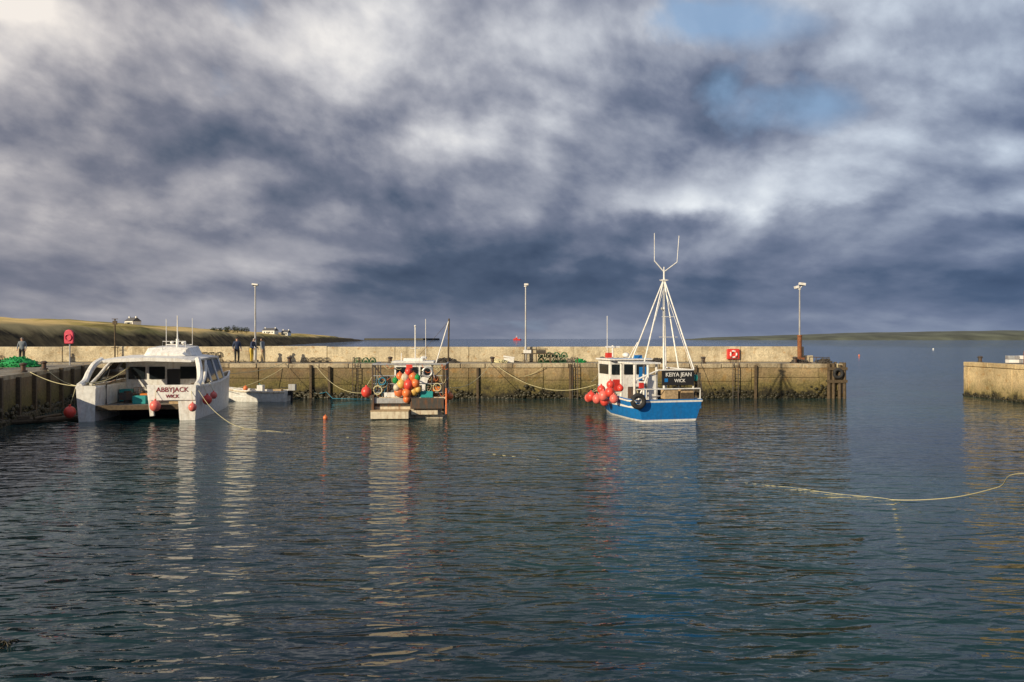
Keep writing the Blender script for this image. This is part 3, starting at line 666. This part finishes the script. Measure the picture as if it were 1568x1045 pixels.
for s in (-1,1): b.box((-.35+s*1.26,5.7,2.65),(.05,1.5,.6),1)
b.box((-1.2,4.64,1.7),(.5,.06,.7),2)
b.out('wheelhouse',['white','window','red','blue'],bb,bevel=.04)
b=B(); zt=3.15
for x_,y_ in ((-1.75,.7),(-.95,.7),(-.35,.9),(-1.75,2.6),(-.35,2.6),(1.85,.8),(1.85,2.6)):
    b.tube([(x_,y_,.7),(x_,y_,zt if x_<0 else 2.75)],.07 if x_<0 else .045,0,8)
b.box((-1.05,1.7,zt),(1.65,2.2,.09),0); b.box((-1.35,.75,2.1),(.95,.08,.12),0); b.tube([(-1.75,.7,2.2),(-.35,.7,2.75)],.05,0,8)
b.tube([(-.35,.8,2.75),(1.85,.8,2.75)],.045,0,8); b.tube([(-.35,.8,1.3),(1.85,.8,1.3)],.045,0,8); b.tube([(1.85,.8,2.75),(1.85,4.5,2.75)],.04,0,8)
b.tube([(-1.9,.1,1.2),(-1.9,.1,1.75),(1.9,.1,1.75),(1.9,.1,1.2)],.035,0,8)
b.tube([(-1.75,.4,.9),(-1.1,.5,2.4)],.06,0,8); b.box((-.65,.95,1.75),(.5,.3,1.5),0)
b.out('aft_shelter_frame',['white'],bb,smooth='auto')
b=B(); b.box((.85,.68,2.32),(1.95,.06,.82),0); b.out('name_board',['black'],bb,bevel=.01)
text('KEIYA JEAN','boat_name','white',bb,(.88,.64,2.5),.31); text('WICK','port_name','white',bb,(.95,.64,2.16),.25)
b=B(); b.box((.12,.64,2.2),(.2,.01,.2),0); b.out('board_emblem',['blue'],bb)
b=B(); r=random.Random(9)
b.box((.2,.4,1.45),(.8,.5,.5),0); b.box((1.15,.4,1.35),(.8,.5,.35),1); b.box((1.2,.45,1.62),(.75,.45,.2),0); b.box((2.05,1.4,2.3),(.2,1.2,.35),2); b.box((.4,1.6,1.2),(1.2,.9,.9),3)
for k in range(4):
    for i in range(2): b.creel((1.35+r.uniform(-.05,.05),1.4+i*.8,.7+k*.42),r.uniform(-.1,.1),3)
for k in range(30):
    b.tube(sag((2.1,.6+r.uniform(-.2,.6),2.6),(2.15+r.uniform(-.1,.15),.5+r.uniform(-.3,.8),1.3),-.02,4),.02,3,4)
b.box((-1.4,1.4,1.3),(.6,.7,1.0),4); b.tube([(-1.1,1.0,1.8),(-1.1,1.0,2.2)],.18,4,12)
b.box((-1.5,.35,1.95),(.25,.15,.3),5)
b.out('deck_gear',['woodlight','wood','teal','creel','darksteel','red'],bb,bevel=.015)
b=B(); mx_,my=1.4,3.6; ap=(mx_,my,8.1)
b.tube([(mx_,my,.8),ap],.085,0,10,.055)
for p in ((-.45,2.3,3.15),(-.2,4.6,3.3),(2.0,1.0,2.75),(2.05,4.6,1.4),(1.85,2.6,2.75)): b.tube([ap,p],.038,0,8,.045)
for p in ((.2,.9,2.75),(1.85,.9,2.75),(.6,4.6,3.3)): b.tube([(mx_,my,7.6),p],.014,0,5)
b.tube([(mx_,my,8.1),(mx_,my,8.55)],.05,0,8); b.box((mx_,my,8.0),(.3,.3,.08),0); b.tube([(mx_,my,8.2),(mx_,my,8.8)],.03,0,6)
b.tube([(mx_,my,8.5),(mx_-.62,my,9.15)],.035,0,6); b.tube([(mx_,my,8.5),(mx_+.85,my,9.1)],.035,0,6)
b.tube([(mx_-.62,my,9.1),(mx_-.62,my,10.8)],.02,0,5); b.tube([(mx_+.85,my,9.1),(mx_+.98,my,10.7)],.02,0,5)
b.tube([(mx_-.28,my,8.0),(mx_+.28,my,8.0)],.03,0,6)
for z in (4.6,5.8): b.tube([(mx_-.6+.15*(z-4.6),my-.6,z),(mx_+.6-.15*(z-4.6),my-.6,z)],.02,0,5)
b.ball((mx_-.1,my-.1,6.3),.13,0,(1,1,.8))
b.out('tripod_mast',['white'],bb,smooth='auto')
b=B()
b.tube([(-1.55,5.3,3.3),(-1.55,5.3,5.9)],.022,0,6); b.tube([(-1.0,5.8,3.3),(-1.0,5.8,4.1)],.05,0,8); b.box((-1.0,5.8,4.0),(.9,.14,.1),0); b.ball((-.2,5.6,3.5),.22,0,(1,1,.7)); b.box((-1.5,5.2,3.5),(.3,.4,.3),1); b.box((.4,5.2,3.4),(.5,.3,.2),2)
b.tube([(-.4,4.7,3.3),(.1,4.5,4.3)],.03,0,6)
b.out('roof_gear',['white','red','blue'],bb,bevel=.01)
b=B(); b.torus((-1.95,-.28,1.15),.32,.13,0,'y',24,10); b.tube([(-1.95,-.3,1.5),(-1.9,.05,1.75)],.02,1); b.torus((-1.95,-.28,1.15),.185,.02,2,'y')
b.out('tyre_fender',['rubber','rope','steel'],bb,smooth=True)
b=B()
for x_,y_,z_,r_,m_ in ((-2.45,2.6,1.45,.27,0),(-2.6,3.2,1.2,.29,1),(-2.45,3.4,.85,.26,0),(-2.7,4.0,.95,.27,1),(-2.35,4.2,1.5,.24,0),(-2.8,4.7,1.05,.27,0),(-2.4,2.1,1.1,.25,1),(-2.25,3.0,1.85,.23,0),(-2.65,5.3,.95,.26,0),(-2.5,6.0,.85,.25,1),(-2.0,2.1,1.7,.18,0)):
    b.buoy((x_,y_,z_),r_,m_); b.tube([(x_,y_,z_+r_),(-2.0,y_,1.45)],.014,2,5)
b.out('fender_buoys',['buoyred','buoypk','rope'],bb,smooth='auto')

# ------------------------------------------------------------ floating rope, lying just awash along its middle
pts=[(-17.6,41.2,1.85),(-16.3,39.8,.9),(-14.9,38.6,.22),(-13.7,37.5,.01),(-11.6,35.9,.0),(-6.6,33.3,.0),(-.6,28.9,.0),(3.9,25.1,.0),(7.6,23.0,.0),(9.4,21.5,.002),(10.65,20.6,.012),(10.95,18.5,.52),(10.5,16.0,1.28),(9.85,14.0,1.95),(9.3,8,2.6),(9.2,1.5,3.1)]
pp=smooth_path(pts,60); rad=[]
for i,p in enumerate(pp):
    k=min(1,max(0,(p.x-7)/4)) if p.x>0 else min(1,max(0,(-10-p.x)/4))
    if p.z<.014:
        p.z=max(p.z,-.002); p.y+=.25*noise.noise(Vector((i*.04,5,0)))
        p.z+=(-.0045+.009*noise.noise(Vector((i*.45,9,0))))*(1-k)
    rad.append(.0045+.008*k)
rope(pp,rad,'floating_rope')

def mbuoy(x,y,r,mat='buoyor'):
    e=empty('marker_buoy',(x,y,0)); b=B(); b.buoy((0,0,r*.45),r,0); b.out('float',[mat],e,smooth='auto')
mbuoy(-10.5,41.6,.13); mbuoy(92,196,.22,'buoyor'); mbuoy(180,316,.3,'white')

# ------------------------------------------------------------ people
def person(loc,rz,jacket,trousers,hair,pose='stand',hat=None,s=1.0):
    e=empty('person',loc,rz)
    lean={'stand':0,'lean':.28,'walk':.06}[pose]
    def T(z,y=0):
        d=z-.95; return (y+math.sin(lean)*d, .95+math.cos(lean)*d)
    V=[];E=[];RD=[];TG=[]
    def v(x,y,z,r,par=None,tag='jacket'):
        V.append((x,y,z)); RD.append(r if isinstance(r,tuple) else (r,r))
        if par is not None: E.append((par,len(V)-1)); TG.append(tag)
        return len(V)-1
    def tv(x,z,r,par,tag='jacket',dy=0):
        y,zz=T(z,dy); return v(x,y,zz,r,par,tag)
    pel=v(0,0,.95,(.165,.12))
    sp_=tv(0,1.15,(.155,.115),pel); ch=tv(0,1.36,(.185,.125),sp_); nk=tv(0,1.50,(.06,.06),ch); hb=tv(0,1.58,(.075,.085),nk,'skin',.015); ht=tv(0,1.68,(.082,.095),hb,'skin',.02); hx=tv(0,1.745,(.06,.065),ht,'hair',.01)
    arm={'stand':((.0,1.16),(.12,.98)),'lean':((.12,1.15),(.34,1.05)),'walk':((.05,1.15),(.16,.96))}[pose]
    for sd_ in (-1,1):
        sh=tv(sd_*.17,1.43,.075,ch); k=sd_ if pose=='walk' else 1
        el=tv(sd_*.25,arm[0][1],.052,sh,'jacket',arm[0][0]*k-.03); wr=tv(sd_*.25,arm[1][1]-.02,.036,el,'jacket',arm[1][0]*k)
        pm=tv(sd_*.25,arm[1][1]-.08,(.038,.03),wr,'skin',arm[1][0]*k+.03)
        for f,(dx,ln) in enumerate(((-.028,.075),(-.01,.085),(.01,.08),(.028,.065))):
            a_=tv(sd_*.25+dx,arm[1][1]-.12,.009,pm,'skin',arm[1][0]*k+.04); tv(sd_*.25+dx,arm[1][1]-.12-ln*.8,.008,a_,'skin',arm[1][0]*k+.065)
        a_=tv(sd_*.25-sd_*.045,arm[1][1]-.08,.010,pm,'skin',arm[1][0]*k+.05); tv(sd_*.25-sd_*.05,arm[1][1]-.125,.009,a_,'skin',arm[1][0]*k+.075)
        st=.22*sd_ if pose=='walk' else .03*sd_
        hp=v(sd_*.1,0,.87,(.1,.105),pel,'trousers'); kn=v(sd_*.11,st*.6+.03,.5,.07,hp,'trousers'); an=v(sd_*.12,st,.1,.05,kn,'trousers'); v(sd_*.13,st+.04,.045,(.05,.045),an,'boots'); v(sd_*.14,st+.2,.04,(.045,.035),len(V)-1,'boots')
    me=bpy.data.meshes.new('sk'); me.from_pydata(V,E,[]); ob=bpy.data.objects.new('sk',me); scn.collection.objects.link(ob)
    sm=ob.modifiers.new('s','SKIN'); sm.use_smooth_shade=True
    for i,d in enumerate(me.skin_vertices[0].data): d.radius=RD[i]; d.use_root=(i==0)
    ss=ob.modifiers.new('ss','SUBSURF'); ss.levels=1; ss.render_levels=1
    dg=bpy.context.evaluated_depsgraph_get(); ev=ob.evaluated_get(dg); nm=bpy.data.meshes.new_from_object(ev); bpy.data.objects.remove(ob)
    names=['jacket','trousers','skin','boots','hair']
    for m_ in [jacket,trousers,M['skin'],M['black'],hair]: nm.materials.append(m_)
    segs=[(Vector(V[a]),Vector(V[b_]),t) for (a,b_),t in zip(E,TG)]
    for p in nm.polygons:
        c=p.center; best=9;bt='jacket'
        for a,b_,t in segs:
            ab=b_-a; q=max(0,min(1,(c-a).dot(ab)/max(ab.length_squared,1e-6))); d=(a+ab*q-c).length
            if d<best: best=d;bt=t
        if bt=='jacket' and c.z<.86: bt='trousers'
        hy=T(1.68,.02)[0]
        if bt=='skin' and c.z>T(1.56)[1] and (c.z>T(1.70)[1] or c.y<hy-.03): bt='hair'
        p.material_index=names.index(bt); p.use_smooth=True
    o=bpy.data.objects.new('body',nm); scn.collection.objects.link(o); o.parent=e; o.scale=(s,s,s)
    y0,z0=T(1.655,.02); b=B()
    b.ball((0,y0+.098,z0-.015),.018,0,(.8,1,1.4),8)
    for q in (-1,1):
        b.ball((q*.032,y0+.088,z0+.015),.011,1,seg=8); b.ball((q*.088,y0,z0-.01),.022,0,(.5,1,1.4),8)
    b.box((0,y0+.09,z0-.055),(.045,.012,.01),2)
    if hat: b.ball((0,y0-.005,z0+.045),.105,3,(.98,1.05,.75),14)
    f=b.out('face_and_hat',[M['skin'],M['black'],M['maroon'],hat or M['black']],e,smooth=True); f.scale=(s,s,s)
    return e
M['skin']=pmat('skin',(.55,.33,.24),.55,var=.08)
navy=pmat('navy_jacket',(.03,.045,.1),.8); khaki=pmat('khaki_trousers',(.3,.23,.13),.85); grey=pmat('grey_jacket',(.18,.21,.24),.8); blk=pmat('black_jacket',(.02,.02,.022),.8)
hv=pmat('yellow_oilskin',(.6,.42,.05),.6); hairm=pmat('dark_hair',(.05,.035,.025),.8); hairg=pmat('grey_hair',(.3,.29,.27),.8)
person((-21.35,57.4,DZ+.03),R(-150),navy,blk,hairm,'stand',blk,1.13)
person((-20.3,57.6,DZ+.03),R(-100),navy,hv,hairg,'lean',None,1.13)
person((-19.35,57.4,DZ+.03),R(75),grey,khaki,hairm,'walk',None,1.11)
person((-38.1,57.5,DZ+.03),R(200),grey,blk,hairg,'stand',None,1.13)

# ------------------------------------------------------------ distant land
CY=[60,100,300,700,1300,1700]; CX=[-70,-76,-112,-190,-275,-330]
def land_h(x,y):
    s=np.interp(y,CY,CX)-x+10*noise.noise(Vector((x*.01,y*.02,3)))+3*noise.noise(Vector((x*.05,y*.08,1)))
    if s<=-2: return -1.5
    k=max(0,min(1,(s+2)/12)); k=k*k*(3-2*k)
    h=7.4*k+.085*max(0,min(s,60))+.010*max(0,min(s-60,400))
    h+=1.2*noise.noise(Vector((x*.015,y*.015,0)))*k+.5*noise.noise(Vector((x*.08,y*.08,0)))*k
    tap=max(0,min(1,(1750-y)/700))
    return h*tap**.7-1.0
bmh=bmesh.new(); ys=list(np.geomspace(70,1800,120)); grid=[]
for y in ys:
    xc=np.interp(y,CY,CX); row=[]
    for j in range(90):
        s=-25+ (j/89)**1.8*900 ; x=xc-s
        row.append(bmh.verts.new((x,y,land_h(x,y))))
    grid.append(row)
for i in range(len(ys)-1):
    for j in range(89): bmh.faces.new((grid[i][j],grid[i+1][j],grid[i+1][j+1],grid[i][j+1]))
b=B(); b.bm.free(); b.bm=bmh
def land_mat():
    m,nt,bs=nmat('headland_grass'); N=nt.nodes; L=nt.links
    geo=N.new('ShaderNodeNewGeometry'); pz=N.new('ShaderNodeSeparateXYZ'); L.new(geo.outputs['Position'],pz.inputs[0])
    def n(sc,s):
        mp=N.new('ShaderNodeMapping'); mp.inputs['Scale'].default_value=sc; L.new(geo.outputs['Position'],mp.inputs['Vector'])
        q=N.new('ShaderNodeTexNoise'); q.inputs['Scale'].default_value=s; q.inputs['Detail'].default_value=7; q.inputs['Roughness'].default_value=.65; L.new(mp.outputs[0],q.inputs['Vector']); return q.outputs['Fac']
    r=N.new('ShaderNodeValToRGB'); L.new(n((1,.5,1),.05),r.inputs[0]); c=r.color_ramp
    c.elements[0].position=.34; c.elements[0].color=(.14,.11,.045,1); c.elements[1].position=.56; c.elements[1].color=(.72,.52,.22,1); e=c.elements.new(.44); e.color=(.4,.32,.1,1)
    r2=N.new('ShaderNodeValToRGB'); L.new(n((1,1,1),.25),r2.inputs[0]); r2.color_ramp.elements[0].position=.35; r2.color_ramp.elements[1].position=.68; r2.color_ramp.elements[0].color=(.025,.02,.014,1); r2.color_ramp.elements[1].color=(.26,.18,.08,1)
    a=N.new('ShaderNodeMath'); a.operation='MULTIPLY_ADD'; a.inputs[1].default_value=5; a.inputs[2].default_value=-2.5; L.new(n((1,1,1),.1),a.inputs[0])
    ad=N.new('ShaderNodeMath'); L.new(a.outputs[0],ad.inputs[0]); L.new(pz.outputs['Z'],ad.inputs[1])
    mr=N.new('ShaderNodeMapRange'); mr.inputs['From Min'].default_value=5.2; mr.inputs['From Max'].default_value=6.8; L.new(ad.outputs[0],mr.inputs['Value'])
    mx=N.new('ShaderNodeMixRGB'); L.new(mr.outputs[0],mx.inputs[0]); L.new(r2.outputs[0],mx.inputs[1]); L.new(r.outputs[0],mx.inputs[2]); L.new(mx.outputs[0],bs.inputs['Base Color']); bs.inputs['Roughness'].default_value=.95; bs.inputs['Specular IOR Level'].default_value=.1
    return m
M['land']=land_mat(); b.out('headland',['land'],smooth=True)

def cottage(x,y,w_,d_,h_,rz):
    z=land_h(x,y)-.4; e=empty('white_cottage',(x,y,z),rz); b=B()
    b.box((0,0,h_/2),(w_,d_,h_),0)
    b.extr([(-w_/2-.2,-d_/2-.2,h_),(-w_/2-.2,d_/2+.2,h_),(-w_/2-.2,0,h_+2.0)],(w_+.4,0,0),1)
    for s in (-1,1): b.box((s*w_*.42,0,h_+2.0),(.9,.7,1.2),0)
    for k in (-.32,-.12,.12,.32): b.box((k*w_,-d_/2-.01,h_*.55),(1.0,.1,1.1),2)
    b.box((0,-d_/2-.01,h_*.4),(.9,.12,1.9),2)
    b.out('walls_roof_windows',['harl','slate','window'],e)
cottage(-196,600,11,6,3.2,R(-15)); cottage(-184.5,604,6,5,2.6,R(-15)); cottage(-205,400,7,5,2.6,R(-30)); cottage(-300,460,6,5,2.5,0)

M['leaf']=pmat('windblown_foliage',(.045,.06,.022),.9,var=.6,scale=.8)
b=B(); r=random.Random(11)
for k in range(9):
    cx=-9.5+k*2.4+r.uniform(-.4,.4); h_=r.uniform(3.6,4.8)*(1-abs(k-4)*.07); cy=r.uniform(-2,2)
    b.tube([(cx,cy,-1),(cx+.2,cy,h_*.7)],.18,1,6,.08)
    for q in range(3): b.tube([(cx,cy,h_*.3),(cx+r.uniform(-1.2,1.2),cy+r.uniform(-1,1),h_*.8)],.08,1,5,.03)
    for i in range(420):
        d=Vector((r.gauss(0,1),r.gauss(0,1),r.gauss(0,1))).normalized()*r.random()**.4
        p=Vector((cx+d.x*1.8,cy+d.y*1.7,h_*.55+d.z*h_*.5))
        if noise.noise(p*.9)<-.25: continue
        u=Vector((r.uniform(-1,1),r.uniform(-1,1),r.uniform(-1,1)))*.28; w_=Vector((r.uniform(-1,1),r.uniform(-1,1),r.uniform(-1,1)))*.28
        b.poly([p-u,p+w_,p+u],0)
tx,ty=-162,422
b.out('windblown_trees',['leaf','wood'],loc=(tx,ty,land_h(tx,ty)-.3))

b=B(); rows=[]
for j,(dy,hf) in enumerate(((0,0),(30,.35),(120,.65),(400,.9),(800,1.0),(1500,.6))):
    row=[]
    for i in range(160):
        x=600+i*28; base=max(0,min(1,(x-600)/1300))**.75*37+max(0,min(1,(x-600)/100))*5
        base*=1+.22*noise.noise(Vector((x*.0018,dy*.002,5)))+.07*noise.noise(Vector((x*.01,dy*.01,2)))
        row.append(b.bm.verts.new((x+dy*.2,2500+dy+ (40*noise.noise(Vector((x*.004,0,0)))),base*hf-.3)))
    rows.append(row)
for j in range(5):
    for i in range(159): b.bm.faces.new((rows[j][i],rows[j][i+1],rows[j+1][i+1],rows[j+1][i]))
M['far']=pmat('haze_tinted_grassland',(.11,.12,.08),.95,var=.6,scale=.012,dirt_or_haze=(.05,.065,.085),dirt_or_haze_amt=.5)  # bluish blotches paint the distance haze into the grass colour
b.out('far_shore',['far'],smooth=True)
b=B(); b.prism([(-520,2600),(-300,2500),(-250,2560),(-520,2900)],-1,6.5); b.out('skerry',['weed'],bevel=2)

e=empty('cargo_ship',(17,2500,0)); b=B()
b.prism([(-13,-3),(10,-3),(14,0),(10,3),(-13,3)],0,4.2,0); b.box((-2,0,7),(7,5,5.5),1); b.box((-2,0,10.5),(5,5,1.6),2); b.box((-9,0,5),(4,4,2.2),1); b.tube([(-1,0,11),(-1,0,17)],.4,2,6); b.tube([(8,0,4),(8,0,9)],.3,2,6)
b.out('hull_and_superstructure',['red','red','white'],e)
